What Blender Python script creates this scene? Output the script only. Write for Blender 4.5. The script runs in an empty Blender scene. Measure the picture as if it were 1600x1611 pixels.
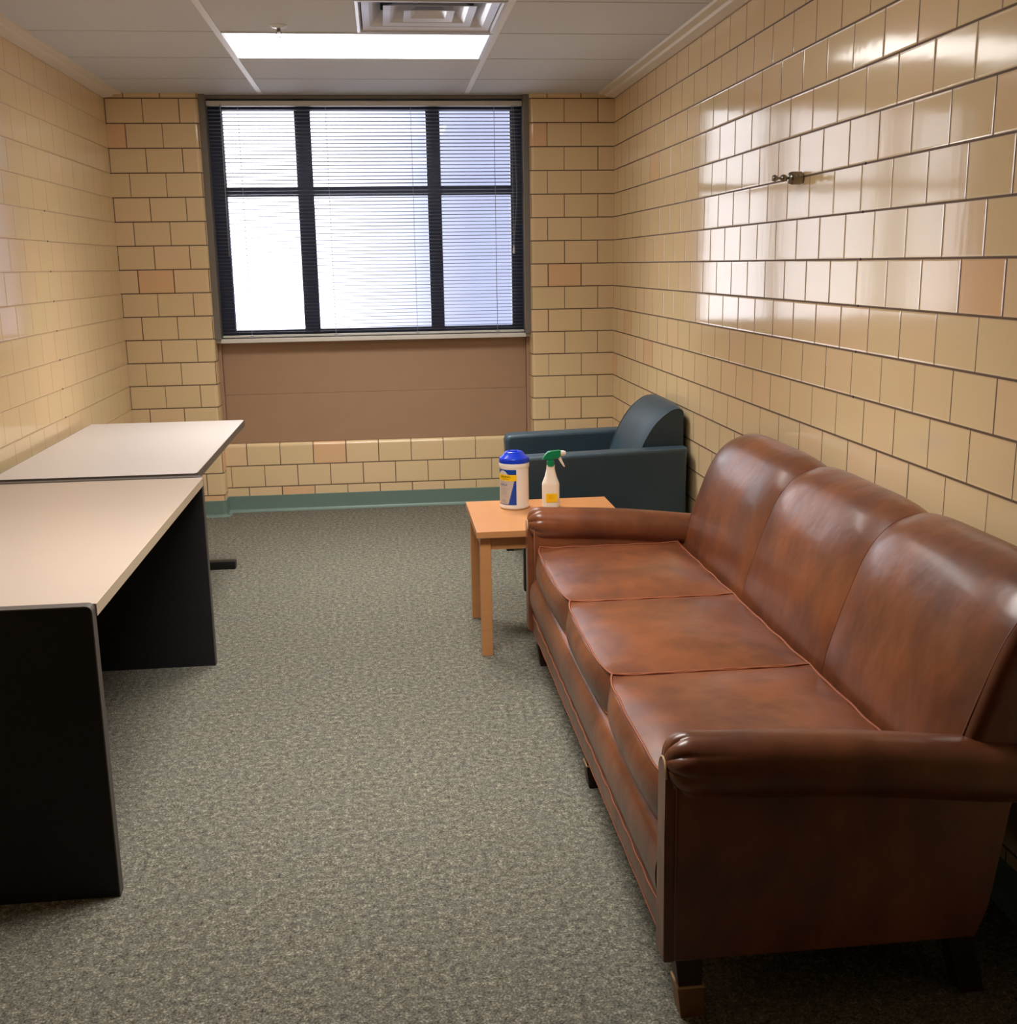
import bpy, bmesh, math, random
from mathutils import Vector, Matrix
C = bpy.context.scene.collection
SC = bpy.context.scene
random.seed(7)

# ---------------------------------------------------------------- camera
D, XR, XL = 6.821, 1.407, -1.518          # back wall, right wall, left wall (metres)
T, H = .2032, .13547                      # wall tile module
ZC = 2.4656                               # ceiling
YN = -2.6                                 # wall behind the camera
f, pt, yw, rl, h = 1746.47, .2197, .1082, -.0154, 1.492
fw = Vector((math.sin(yw)*math.cos(pt), math.cos(yw)*math.cos(pt), -math.sin(pt)))
rt = Vector((math.cos(yw), -math.sin(yw), 0)); up = rt.cross(fw)
r2 = rt*math.cos(rl) + up*math.sin(rl); u2 = -rt*math.sin(rl) + up*math.cos(rl)
cam = bpy.data.cameras.new('camera'); co = bpy.data.objects.new('camera', cam); C.objects.link(co)
cam.sensor_fit = 'HORIZONTAL'; cam.sensor_width = 36; cam.lens = f/1600*36; cam.clip_start = .02
m = Matrix((r2, u2, -fw)).transposed().to_4x4(); m.translation = Vector((0, 0, h)); co.matrix_world = m
SC.camera = co

# ---------------------------------------------------------------- view + sky + lights
SC.view_settings.view_transform = 'Standard'; SC.view_settings.look = 'None'
SC.view_settings.gamma = 1; SC.view_settings.use_curve_mapping = False
SC.view_settings.exposure = 1.0
SC.cycles.use_denoising = True
SC.cycles.max_bounces = 10; SC.cycles.diffuse_bounces = 6; SC.cycles.transparent_max_bounces = 16
SC.cycles.sample_clamp_indirect = 6
SKY, TROFFER, FIXTURE_W = .58, 3.8, 13.0
w = bpy.data.worlds.new('overcast_sky'); SC.world = w; w.use_nodes = True
nt = w.node_tree; nt.nodes.clear()
wo = nt.nodes.new('ShaderNodeOutputWorld'); bg = nt.nodes.new('ShaderNodeBackground')
tc = nt.nodes.new('ShaderNodeTexCoord'); sp = nt.nodes.new('ShaderNodeSeparateXYZ')
mr = nt.nodes.new('ShaderNodeMapRange'); cr = nt.nodes.new('ShaderNodeValToRGB')
nt.links.new(tc.outputs['Generated'], sp.inputs[0]); nt.links.new(sp.outputs[0], mr.inputs[0])
mr.inputs[1].default_value = -.5; mr.inputs[2].default_value = .2
nt.links.new(mr.outputs[0], cr.inputs[0]); nt.links.new(cr.outputs[0], bg.inputs[0])
e = cr.color_ramp.elements                 # bright cloud patch left of centre, bluer sky to the right
def P_(d): return (d+.5)/.7
e[0].position = 0; e[0].color = (4.0, 3.9, 4.0, 1)
e[1].position = 1; e[1].color = (.60, .66, .95, 1)
for d_, c_ in ((-.30, (4.2, 4.15, 4.3)), (-.14, (6.0, 6.0, 6.3)), (-.06, (3.6, 3.6, 3.9)), (-.01, (1.5, 1.52, 1.8)), (.04, (.86, .90, 1.2)), (.08, (.66, .70, .98))):
    x = e.new(P_(d_)); x.color = (*c_, 1)
bg.inputs[1].default_value = SKY
nt.links.new(bg.outputs[0], wo.inputs[0])
pl = bpy.data.lights.new('window_portal', 'AREA'); pl.shape = 'RECTANGLE'; pl.size = 1.84; pl.size_y = 1.4
pl.cycles.is_portal = True
po = bpy.data.objects.new('window_portal', pl); C.objects.link(po)
po.location = (-.05, D+.26, 1.75); po.rotation_euler = (-math.pi/2, 0, 0)   # faces -y

# ---------------------------------------------------------------- node helpers
class NT:
    def __init__(s, name):
        s.m = bpy.data.materials.new(name); s.m.use_nodes = True; s.t = s.m.node_tree
        s.b = s.t.nodes['Principled BSDF']
    def n(s, k, **kw):
        o = s.t.nodes.new(k)
        for a, v in kw.items(): setattr(o, a, v)
        return o
    def l(s, a, b): s.t.links.new(a, b)
    def math(s, op, a, b=None, c=None):
        o = s.n('ShaderNodeMath', operation=op)
        for i, v in enumerate((a, b, c)):
            if v is None: continue
            if isinstance(v, (int, float)): o.inputs[i].default_value = v
            else: s.l(v, o.inputs[i])
        return o.outputs[0]
    def mix(s, fac, a, b):
        o = s.n('ShaderNodeMix', data_type='RGBA')
        for i, v in ((0, fac), (6, a), (7, b)):
            if isinstance(v, (int, float)): o.inputs[i].default_value = v
            elif isinstance(v, tuple): o.inputs[i].default_value = (*v, 1)
            else: s.l(v, o.inputs[i])
        return o.outputs[2]
    def ramp(s, fac, *st):
        o = s.n('ShaderNodeValToRGB'); e = o.color_ramp.elements
        while len(e) < len(st): e.new(.5)
        for i, (p, c) in enumerate(st): e[i].position = p; e[i].color = (*c, 1)
        s.l(fac, o.inputs[0]); return o.outputs[0]
    def noise(s, scale, detail=3, vec=None, rough=.5, sc=None):
        o = s.n('ShaderNodeTexNoise'); o.inputs['Scale'].default_value = scale
        o.inputs['Detail'].default_value = detail; o.inputs['Roughness'].default_value = rough
        if vec is None: vec = s.n('ShaderNodeTexCoord').outputs['Object']
        if sc:
            mp = s.n('ShaderNodeMapping'); mp.inputs['Scale'].default_value = sc; s.l(vec, mp.inputs[0]); vec = mp.outputs[0]
        s.l(vec, o.inputs['Vector']); return o.outputs['Fac']
    def bump(s, hgt, dist, strength=1, normal=None):
        o = s.n('ShaderNodeBump'); o.inputs['Distance'].default_value = dist; o.inputs['Strength'].default_value = strength
        s.l(hgt, o.inputs['Height'])
        if normal is not None: s.l(normal, o.inputs['Normal'])
        s.l(o.outputs[0], s.b.inputs['Normal']); return o.outputs[0]
def srgb(r, g, b):
    return tuple((c/255/12.92 if c/255 <= .04045 else ((c/255+.055)/1.055)**2.4) for c in (r, g, b))
def plain(name, col, rough=.5, metal=0, spec=.5, noise=None, **kw):
    k = NT(name); k.b.inputs['Roughness'].default_value = rough; k.b.inputs['Metallic'].default_value = metal
    k.b.inputs['Specular IOR Level'].default_value = spec
    if noise:
        s, amt, bd = noise
        nf = k.noise(s, 4)
        k.l(k.mix(nf, tuple(c*(1-amt) for c in col), tuple(min(1, c*(1+amt)) for c in col)), k.b.inputs['Base Color'])
        if bd: k.bump(nf, bd)
    else: k.b.inputs['Base Color'].default_value = (*col, 1)
    for a, v in kw.items(): k.b.inputs[a].default_value = v
    return k.m

def tile_mat(name, ca, cb, cc, grout, gw=.0033, tilt=.009, wave=.00022, gstr=1.0):
    k = NT(name); uv = k.n('ShaderNodeUVMap'); s = k.n('ShaderNodeSeparateXYZ'); k.l(uv.outputs[0], s.inputs[0])
    u, v = s.outputs[0], s.outputs[1]
    zr = k.math('DIVIDE', v, H); row = k.math('FLOOR', zr); fz = k.math('SUBTRACT', zr, row)
    par = k.math('MULTIPLY', k.math('FLOORED_MODULO', row, 2), .5)
    a = k.math('ADD', k.math('DIVIDE', u, T), par); col = k.math('FLOOR', a); fx = k.math('SUBTRACT', a, col)
    dx = k.math('MULTIPLY', k.math('MINIMUM', fx, k.math('SUBTRACT', 1, fx)), T)
    dz = k.math('MULTIPLY', k.math('MINIMUM', fz, k.math('SUBTRACT', 1, fz)), H)
    cmb = k.n('ShaderNodeCombineXYZ'); k.l(col, cmb.inputs[0]); k.l(row, cmb.inputs[1])
    wn = k.n('ShaderNodeTexWhiteNoise', noise_dimensions='2D'); k.l(cmb.outputs[0], wn.inputs['Vector'])
    # vertical joints are thinner for some tiles
    nz = k.noise(14, 2)
    gv = k.math('MULTIPLY', gw, k.math('ADD', .45, k.math('MULTIPLY', wn.outputs[0], .6)))
    def line(d, wd):
        o = k.n('ShaderNodeMapRange'); k.l(d, o.inputs[0])
        if isinstance(wd, float):
            o.inputs[1].default_value = wd*.75; o.inputs[2].default_value = wd*1.25
        else:
            k.l(k.math('MULTIPLY', wd, .7), o.inputs[1]); k.l(k.math('MULTIPLY', wd, 1.3), o.inputs[2])
        o.inputs[3].default_value = 1; o.inputs[4].default_value = 0
        return o.outputs[0]
    g = k.math('MAXIMUM', line(dx, gv), line(dz, gw))
    base = k.ramp(wn.outputs[0], (0, ca), (.45, ca), (.8, cb), (.975, cb), (.985, cc), (1, cc))
    low = k.noise(1.3, 2); base = k.mix(k.math('MULTIPLY', low, .25), base, cb)
    cl = k.mix(k.math('MULTIPLY', g, gstr), base, grout)
    k.l(cl, k.b.inputs['Base Color'])
    rg = k.n('ShaderNodeMapRange'); k.l(g, rg.inputs[0]); rg.inputs[3].default_value = .10; rg.inputs[4].default_value = .75
    k.l(rg.outputs[0], k.b.inputs['Roughness']); k.b.inputs['IOR'].default_value = 1.5
    # every tile sits at a slightly different angle
    geo = k.n('ShaderNodeNewGeometry'); sub = k.n('ShaderNodeVectorMath', operation='SUBTRACT'); k.l(wn.outputs[1], sub.inputs[0]); sub.inputs[1].default_value = (.5, .5, .5)
    sca = k.n('ShaderNodeVectorMath', operation='SCALE'); k.l(sub.outputs[0], sca.inputs[0]); sca.inputs['Scale'].default_value = tilt
    add = k.n('ShaderNodeVectorMath', operation='ADD'); k.l(geo.outputs['Normal'], add.inputs[0]); k.l(sca.outputs[0], add.inputs[1])
    nrm = k.n('ShaderNodeVectorMath', operation='NORMALIZE'); k.l(add.outputs[0], nrm.inputs[0])
    # cushioned edges, glaze ripple (mostly vertical)
    edge = k.n('ShaderNodeMapRange', interpolation_type='SMOOTHSTEP'); k.l(k.math('MINIMUM', dx, dz), edge.inputs[0])
    edge.inputs[1].default_value = gw*.4; edge.inputs[2].default_value = .008
    rip = k.noise(1, 3, uv.outputs[0], .5, (34, 3.5, 1)); rip2 = k.noise(1, 2, uv.outputs[0], .5, (6, 14, 1))
    hh = k.math('ADD', k.math('MULTIPLY', edge.outputs[0], .0007), k.math('ADD', k.math('MULTIPLY', rip, wave), k.math('MULTIPLY', rip2, wave*1.6)))
    k.bump(hh, 1.0, 1.0, nrm.outputs[0])
    return k.m

# ---------------------------------------------------------------- materials
M = {}
TA, TB, TCc = srgb(230, 205, 160), srgb(234, 204, 162), srgb(234, 190, 146)
M['tile'] = tile_mat('glazed_tile', TA, TB, TCc, srgb(104, 80, 60))
M['tile_left'] = tile_mat('glazed_tile_pale_joint', TA, TB, TB, srgb(150, 122, 88), gw=.0018, gstr=.8)
def carpet():
    k = NT('speckled_carpet'); k.b.inputs['Roughness'].default_value = 1; k.b.inputs['Specular IOR Level'].default_value = .1
    a = k.noise(190, 3, None, .65); b = k.noise(55, 3, None, .6); c = k.noise(2.2, 3)
    f1 = k.math('ADD', k.math('MULTIPLY', a, .62), k.math('MULTIPLY', b, .38))
    col = k.ramp(f1, (.36, srgb(45, 44, 41)), (.45, srgb(93, 91, 82)), (.54, srgb(122, 119, 106)), (.64, srgb(181, 175, 155)))
    tint = k.noise(9, 2)
    col = k.mix(k.math('MULTIPLY', k.ramp(tint, (.45, (0, 0, 0)), (.7, (1, 1, 1))), .16), col, srgb(84, 95, 95))
    col = k.mix(k.math('MULTIPLY', c, .25), col, srgb(104, 98, 84))
    k.l(col, k.b.inputs['Base Color']); k.bump(f1, .006, .8); return k.m
M['carpet'] = carpet()
M['ceiling'] = plain('ceiling_board', srgb(206, 208, 213), .9, noise=(60, .04, .0006))
M['tee'] = plain('white_tee', srgb(228, 226, 224), .5)
M['crosstee'] = plain('board_joint', srgb(184, 183, 178), .8)
M['cove'] = plain('painted_strip', srgb(226, 216, 200), .6, noise=(20, .03, 0))
M['base'] = plain('green_vinyl', srgb(112, 136, 126), .38, noise=(30, .05, 0))
M['panel'] = plain('brown_painted_metal', srgb(174, 140, 112), .5, noise=(9, .06, .0003))
M['jamb'] = plain('grey_painted_metal', srgb(122, 115, 106), .55, noise=(12, .05, 0))
M['sill'] = plain('off_white_paint', srgb(226, 220, 212), .45, noise=(15, .03, 0))
M['frame'] = plain('dark_anodised_metal_glare', srgb(64, 72, 96), .45)  # dark metal, its tone lifted and blued to include window glare
M['slat'] = plain('blind_vinyl', srgb(140, 146, 162), .5)
M['rail'] = plain('blind_rail', srgb(214, 212, 206), .45)
M['cord'] = plain('blind_cord', srgb(170, 172, 180), .7)
M['darkwall'] = plain('dark_low_bounce', srgb(40, 32, 26), .6)  # near-black tone chosen so the unseen wall bounces little light
def glass():
    k = NT('window_glass'); k.t.nodes.remove(k.b); o = k.t.nodes['Material Output']
    tr = k.n('ShaderNodeBsdfTransparent'); gl = k.n('ShaderNodeBsdfGlossy'); gl.inputs['Roughness'].default_value = .02
    mx = k.n('ShaderNodeMixShader'); fr = k.n('ShaderNodeFresnel'); fr.inputs[0].default_value = 1.45
    tr.inputs[0].default_value = (.95, .96, .98, 1)
    k.l(fr.outputs[0], mx.inputs[0]); k.l(tr.outputs[0], mx.inputs[1]); k.l(gl.outputs[0], mx.inputs[2]); k.l(mx.outputs[0], o.inputs[0]); return k.m
M['glass'] = glass()
def leather():
    k = NT('brown_leather'); a = k.noise(3.6, 3, None, .55); b = k.noise(13, 4, None, .6, (1, 1, .5))
    ff = k.math('ADD', k.math('MULTIPLY', a, .65), k.math('MULTIPLY', b, .35))
    col = k.ramp(ff, (.33, srgb(86, 47, 31)), (.46, srgb(106, 59, 36)), (.57, srgb(124, 70, 40)), (.70, srgb(140, 78, 42)))
    k.l(col, k.b.inputs['Base Color']); k.b.inputs['Roughness'].default_value = .36
    k.b.inputs['IOR'].default_value = 1.5; k.b.inputs['Coat Weight'].default_value = .25; k.b.inputs['Coat Roughness'].default_value = .16
    g = k.noise(420, 2); big = k.noise(7, 3)
    k.bump(k.math('ADD', k.math('MULTIPLY', g, .0001), k.math('MULTIPLY', big, .006)), 1, 1); return k.m
M['leather'] = leather()
M['piping'] = plain('leather_piping', srgb(140, 76, 46), .4)
M['lining'] = plain('cream_welt', srgb(196, 160, 118), .5)
M['footwood'] = plain('dark_foot_wood', srgb(52, 26, 16), .5, noise=(30, .15, 0))
M['footband'] = plain('tan_foot_sleeve', srgb(128, 90, 48), .5, noise=(40, .1, 0))
def vinyl():
    k = NT('dark_teal_vinyl'); a = k.noise(6, 3)
    k.l(k.mix(a, srgb(48, 66, 77), srgb(58, 78, 90)), k.b.inputs['Base Color']); k.b.inputs['Roughness'].default_value = .42
    k.bump(k.math('ADD', k.math('MULTIPLY', k.noise(500, 2), .0001), k.math('MULTIPLY', k.noise(9, 2), .002)), 1, 1); return k.m
M['vinyl'] = vinyl()
def wood():
    k = NT('light_maple_laminate'); g = k.noise(8, 5, None, .6, (.6, 6, 6))
    k.l(k.mix(g, srgb(194, 132, 80), srgb(210, 150, 96)), k.b.inputs['Base Color']); k.b.inputs['Roughness'].default_value = .35; return k.m
M['wood'] = wood()
M['lam_warm'] = plain('beige_laminate', srgb(182, 166, 152), .38, noise=(160, .02, .00006))
M['lam_cool'] = plain('pale_grey_laminate', srgb(206, 198, 194), .36, noise=(160, .02, .00006))
M['edge_beige'] = plain('beige_edge_band', srgb(196, 178, 152), .45)
M['edge_dark'] = plain('dark_edge_band', srgb(84, 74, 68), .45)
M['black'] = plain('black_laminate', srgb(34, 32, 33), .65, spec=.25, noise=(80, .1, .0001))
M['blackmetal'] = plain('black_metal', srgb(26, 26, 28), .45)
M['edge_grey'] = plain('grey_edge_band', srgb(82, 76, 72), .5)
M['chrome'] = plain('brushed_nickel', srgb(150, 145, 134), .28, metal=1)
M['white_plastic'] = plain('white_plastic', srgb(250, 242, 232), .35, **{'Subsurface Weight': .1})
M['haze_plastic'] = plain('hazy_plastic', srgb(244, 236, 220), .4, **{'Subsurface Weight': .25})
M['blue_plastic'] = plain('blue_plastic', srgb(24, 62, 214), .22)
M['green_plastic'] = plain('green_plastic', srgb(6, 132, 84), .28)
M['lab_blue'] = plain('label_blue', srgb(14, 70, 168), .35)
M['lab_yellow'] = plain('label_yellow', srgb(255, 208, 6), .4)
M['lab_grey'] = plain('label_grey', srgb(200, 192, 182), .4, noise=(120, .08, 0))
M['lab_white'] = plain('label_white', srgb(226, 222, 214), .4)
M['ink'] = plain('dark_ink', srgb(70, 66, 40), .5)
M['ink_blue'] = plain('blue_ink', srgb(96, 110, 168), .5)
M['ink_soft'] = plain('soft_ink', srgb(222, 166, 6), .5)
M['ink_grey'] = plain('grey_ink', srgb(168, 158, 148), .5)
M['white_metal'] = plain('white_enamel', srgb(226, 228, 234), .3)
M['vent'] = plain('vent_enamel', srgb(222, 226, 238), .3)
M['ventdark'] = plain('duct_metal', srgb(150, 160, 176), .5)
M['plug'] = plain('dark_plug', srgb(30, 30, 48), .4)
def emis():
    k = NT('lit_diffuser'); k.b.inputs['Base Color'].default_value = (.9, .9, .9, 1)
    k.b.inputs['Emission Color'].default_value = (1, .968, .93, 1); k.b.inputs['Emission Strength'].default_value = TROFFER
    return k.m
M['lamp'] = emis()

# ---------------------------------------------------------------- object helpers
ROOT = {}
def thing(name, label, cat, loc, group=None):
    o = bpy.data.objects.new(name, None); C.objects.link(o); o.location = loc; o.empty_display_size = .1
    o['label'] = label; o['category'] = cat
    if group: o['group'] = group
    ROOT[o.name] = Vector(loc); return o
def obj(name, bm, mat, parent=None, smooth=None, label=None, mats=None):
    bmesh.ops.recalc_face_normals(bm, faces=bm.faces[:]) if smooth != 'keep' else None
    off = ROOT[parent.name] if parent else None
    if off is not None: bmesh.ops.translate(bm, vec=-off, verts=bm.verts[:])
    me = bpy.data.meshes.new(name); bm.to_mesh(me); bm.free()
    for mm in (mats or [mat]): me.materials.append(M[mm])
    o = bpy.data.objects.new(name, me); C.objects.link(o); wnm = False
    if smooth:
        for p in me.polygons: p.use_smooth = True
        if isinstance(smooth, (int, float)) and smooth is not True:
            me.set_sharp_from_angle(angle=math.radians(smooth)); wnm = True
    if wnm: wm = o.modifiers.new('weighted_normal', 'WEIGHTED_NORMAL'); wm.keep_sharp = True
    if parent: o.parent = parent; ROOT[o.name] = off
    else: ROOT[o.name] = Vector((0, 0, 0))
    if label: o['label'] = label
    return o
def struct(name, bm, mat, smooth=None, mats=None, parent=None):
    o = obj(name, bm, mat, parent, smooth, None, mats)
    if not parent: o['kind'] = 'structure'
    return o
def box(bm, lo, hi, bev=0, seg=2, mi=0):
    r = bmesh.ops.create_cube(bm, size=1); vs = r['verts']
    for v in vs: v.co = Vector([lo[i] + (hi[i]-lo[i])*(v.co[i]+.5) for i in range(3)])
    fs = {fc for v in vs for fc in v.link_faces}
    for fc in fs: fc.material_index = mi
    if bev:
        es = {ed for v in vs for ed in v.link_edges}
        bmesh.ops.bevel(bm, geom=list(es), offset=bev, segments=seg, affect='EDGES', profile=.5)
    return bm
def prism(bm, pts, axis, a, b, bev=0, seg=2, mi=0):
    def P(p, t): return {'y': (p[0], t, p[1]), 'x': (t, p[0], p[1]), 'z': (p[0], p[1], t)}[axis]
    A = [bm.verts.new(P(p, a)) for p in pts]; B = [bm.verts.new(P(p, b)) for p in pts]
    n = len(pts); fs = []
    fs.append(bm.faces.new(A)); fs.append(bm.faces.new(B[::-1]))
    for i in range(n): fs.append(bm.faces.new((A[i], B[i], B[(i+1) % n], A[(i+1) % n])))
    for fc in fs: fc.material_index = mi
    if bev:
        es = list(set(fs[0].edges) | set(fs[1].edges))
        bmesh.ops.bevel(bm, geom=es, offset=bev, segments=seg, affect='EDGES', profile=.5)
    return bm
def lathe(bm, prof, c, seg=32, axis='z', mi=0, sx=1, sy=1, sup=0):
    rings = []
    for r, t in prof:
        ring = []
        for i in range(seg):
            a = 2*math.pi*i/seg; ca, sa = math.cos(a), math.sin(a)
            k = 1
            if sup: k = (abs(ca)**sup + abs(sa)**sup)**(-1/sup)
            p = (r*ca*k*sx, r*sa*k*sy)
            v = {'z': (p[0], p[1], t), 'x': (t, p[0], p[1]), 'y': (p[0], t, p[1])}[axis]
            ring.append(bm.verts.new(Vector(v)+Vector(c)))
        rings.append(ring)
    for A, B in zip(rings, rings[1:]):
        for i in range(seg):
            fc = bm.faces.new((A[i], A[(i+1) % seg], B[(i+1) % seg], B[i])); fc.material_index = mi
    for rg in (rings[0], rings[-1]):
        fc = bm.faces.new(rg); fc.material_index = mi
    return bm
def tube(bm, pts, r, seg=8, closed=False, mi=0):
    pts = [Vector(p) for p in pts]; n = len(pts); rings = []; prev = None
    for i, p in enumerate(pts):
        if closed: t = pts[(i+1) % n]-pts[i-1]
        else: t = pts[min(i+1, n-1)]-pts[max(i-1, 0)]
        t.normalize()
        if prev is None:
            a = Vector((0, 0, 1)) if abs(t.z) < .9 else Vector((1, 0, 0)); nn = t.cross(a).normalized()
        else: nn = (prev - t*prev.dot(t)).normalized()
        prev = nn; bb = t.cross(nn)
        rings.append([bm.verts.new(p + (nn*math.cos(2*math.pi*k/seg)+bb*math.sin(2*math.pi*k/seg))*r) for k in range(seg)])
    pairs = list(zip(rings, rings[1:])) + ([(rings[-1], rings[0])] if closed else [])
    for A, B in pairs:
        for k in range(seg):
            fc = bm.faces.new((A[k], A[(k+1) % seg], B[(k+1) % seg], B[k])); fc.material_index = mi
    if not closed: bm.faces.new(rings[0]); bm.faces.new(rings[-1])
    return bm
def grid(bm, nu, nv, fn, mi=0):
    V = [[bm.verts.new(fn(i/nu, j/nv)) for j in range(nv+1)] for i in range(nu+1)]
    for i in range(nu):
        for j in range(nv):
            fc = bm.faces.new((V[i][j], V[i+1][j], V[i+1][j+1], V[i][j+1])); fc.material_index = mi
    return V
def spline(pts, n):
    out = []; m = len(pts)
    for i in range(m-1):
        p0, p1, p2, p3 = [Vector(pts[max(0, min(m-1, i+k))]) for k in (-1, 0, 1, 2)]
        for j in range(n):
            t = j/n
            out.append(.5*((2*p1)+(-p0+p2)*t+(2*p0-5*p1+4*p2-p3)*t*t+(-p0+3*p1-3*p2+p3)*t**3))
    out.append(Vector(pts[-1])); return out
def NB(): return bmesh.new()
def wall_uv(name, path, z0, z1, u0, mat, voff=0, udir=1, smooth=True):
    """vertical wall sheet following a plan path; UV = metres"""
    bm = NB(); uvl = bm.loops.layers.uv.new('UVMap'); acc = 0; us = [0]
    for a, b in zip(path, path[1:]): acc += math.dist(a, b); us.append(acc)
    A = [bm.verts.new((p[0], p[1], z0)) for p in path]; B = [bm.verts.new((p[0], p[1], z1)) for p in path]
    for i in range(len(path)-1):
        fc = bm.faces.new((A[i], A[i+1], B[i+1], B[i]))
        for lp, (uu, vv) in zip(fc.loops, ((us[i], z0), (us[i+1], z0), (us[i+1], z1), (us[i], z1))):
            lp[uvl].uv = (u0+udir*uu, vv+voff)
    me = bpy.data.meshes.new(name); bm.to_mesh(me); bm.free(); me.materials.append(M[mat])
    for p in me.polygons: p.use_smooth = smooth
    o = bpy.data.objects.new(name, me); C.objects.link(o); o['kind'] = 'structure'; ROOT[o.name] = Vector((0, 0, 0)); return o
def arc(cx, cy, r, a0, a1, n=6):
    return [(cx+r*math.cos(math.radians(a0+(a1-a0)*i/n)), cy+r*math.sin(math.radians(a0+(a1-a0)*i/n))) for i in range(n+1)]

# ---------------------------------------------------------------- room shell
PL, PR, BR = -1.003, .902, .024       # window recess edges, bullnose radius
YR, YP, YO = D+.12, D+.155, D+.24     # ledge wall, brown panel, outer face
bm = NB(); box(bm, (XL-.1, YN, -.06), (XR+.1, YO, 0)); struct('floor', bm, 'carpet')
HX0, HX1, HY0, HY1 = -.05, .506, 4.522, 5.086      # hole of the air vent
bm = NB()
for lo, hi in (((XL-.1, YN), (HX0, YO+.05)), ((HX1, YN), (XR+.1, YO+.05)), ((HX0, YN), (HX1, HY0)), ((HX0, HY1), (HX1, YO+.05))):
    box(bm, (lo[0], lo[1], ZC), (hi[0], hi[1], ZC+.05))
box(bm, (HX0-.02, HY0-.02, ZC+.05), (HX1+.02, HY1+.02, ZC+.22))
bmesh.ops.delete(bm, geom=[fc for fc in bm.faces if fc.normal.z < -.9 and abs(fc.calc_center_median().z-ZC-.05) < .001 and HX0 < fc.calc_center_median().x < HX1 and HY0 < fc.calc_center_median().y < HY1 and fc.calc_area() < .4], context='FACES')
struct('ceiling', bm, 'ceiling')
ceil = bpy.data.objects['ceiling']
wr = wall_uv('wall_right', [(XR, YN), (XR, D)], 0, ZC, YN-2.4333, 'tile', smooth=False)
wl = wall_uv('wall_left', [(XL, D), (XL, YN)], 0, ZC, D-2.35, 'tile_left', udir=-1, smooth=False)
pth = [(XL, D)] + arc(PL-BR, D+BR, BR, -90, 0) + [(PL, YO)]
wall_uv('wall_back_left', pth, 0, ZC, XL+1.412, 'tile')
pth = [(PR, YO)] + arc(PR+BR, D+BR, BR, 180, 270) + [(XR, D)]
L = sum(math.dist(a, b) for a, b in zip(pth, pth[1:]))
wall_uv('wall_back_right', pth, 0, ZC, XR-L-1.1065+.5*T, 'tile')
# ledge wall under the window with rounded top (v continues over the nose)
bm = NB(); uvl = bm.loops.layers.uv.new('UVMap')
prof = [(YR, 0)] + [(YR+.026-.026*math.cos(a), .404+.026*math.sin(a)) for a in [i*math.pi/12 for i in range(7)]] + [(YO, .43)]
vs = [0]
for a, b in zip(prof, prof[1:]): vs.append(vs[-1]+math.dist(a, b))
for i in range(len(prof)-1):
    q = [bm.verts.new((xx, prof[k][0], prof[k][1])) for xx, k in ((PL, i), (PR, i), (PR, i+1), (PL, i+1))]
    fc = bm.faces.new(q)
    for lp, (uu, vv) in zip(fc.loops, ((PL, vs[i]), (PR, vs[i]), (PR, vs[i+1]), (PL, vs[i+1]))):
        lp[uvl].uv = (uu+.873, min(vv, .405)-.02)
bmesh.ops.remove_doubles(bm, verts=bm.verts[:], dist=1e-5)
struct('wall_back_ledge', bm, 'tile', smooth=True)
bm = NB(); box(bm, (XL-.1, YN-.05, 0), (XR+.1, YN, ZC)); struct('wall_front', bm, 'darkwall')  # unseen wall, added dark to shut out sky and limit bounce

# anchors left in the wall joints
def plugs(parent, pts, nx, x):
    for y, z in pts:
        bm = NB(); lathe(bm, [(.0001, .0022*nx), (.003, .002*nx), (.0045, 0)], (x, y, z), 10, 'x'); obj('anchor_plug', bm, 'plug', parent, True)
plugs(wr, [(3.225, n*H) for n in (13, 12, 11, 10, 9, 8)] , -1, XR)
plugs(wl, [(5.45, n*H) for n in (13, 12, 11, 10, 9, 8, 7, 6)], 1, XL)

# ceiling tees, side strips
for xx in (-.648, .532):
    bm = NB(); box(bm, (xx-.014, YN, ZC-.003), (xx+.014, D+.02, ZC+.001)); obj('main_tee', bm, 'tee', ceil)
for yy in (4.505, 5.105, 5.71, 6.32):
    for a, b in ((-1.43, -.662), (-.634, .518), (.546, 1.30)):
        bm = NB(); box(bm, (a, yy-.004, ZC-.0012), (b, yy+.004, ZC+.001)); obj('cross_tee', bm, 'crosstee', ceil)
def cove(s, xw, name):
    P = [(xw, ZC+.001), (xw, ZC-.028), (xw+s*.012, ZC-.030), (xw+s*.055, ZC-.022), (xw+s*.062, ZC-.012), (xw+s*.10, ZC-.010), (xw+s*.104, ZC+.001)]
    bm = NB(); prism(bm, P, 'y', YN, D-.03); struct(name, bm, 'cove')
cove(-1, XR, 'trim_1'); cove(1, XL, 'trim_2')

# green vinyl base
def mitre_sweep(bm, path, prof, side=1):
    n = len(path); rings = []
    for i, p in enumerate(path):
        ns = []
        for a, b in ((i-1, i), (i, i+1)):
            if a < 0 or b >= n: continue
            d = Vector(path[b])-Vector(path[a]); d.normalize(); ns.append(Vector((d.y, -d.x))*side)
        nn = ns[0] if len(ns) == 1 else (ns[0]+ns[1])/(1+ns[0].dot(ns[1]))
        rings.append([bm.verts.new((p[0]+nn.x*o, p[1]+nn.y*o, z)) for o, z in prof])
    for A, B in zip(rings, rings[1:]):
        for k in range(len(prof)-1): bm.faces.new((A[k], B[k], B[k+1], A[k+1]))
bprof = [(0, .1015), (.003, .101), (.0045, .096), (.005, .02), (.010, .009), (.020, .004), (.024, .0005)]
bm = NB()
mitre_sweep(bm, [(XL, D)] + arc(PL-BR, D+BR, BR, -90, 0, 4) + [(PL, YR), (PR, YR)] + arc(PR+BR, D+BR, BR, 180, 270, 4) + [(XR, D)], bprof)
struct('baseboard_back', bm, 'base', smooth=40)
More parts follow.
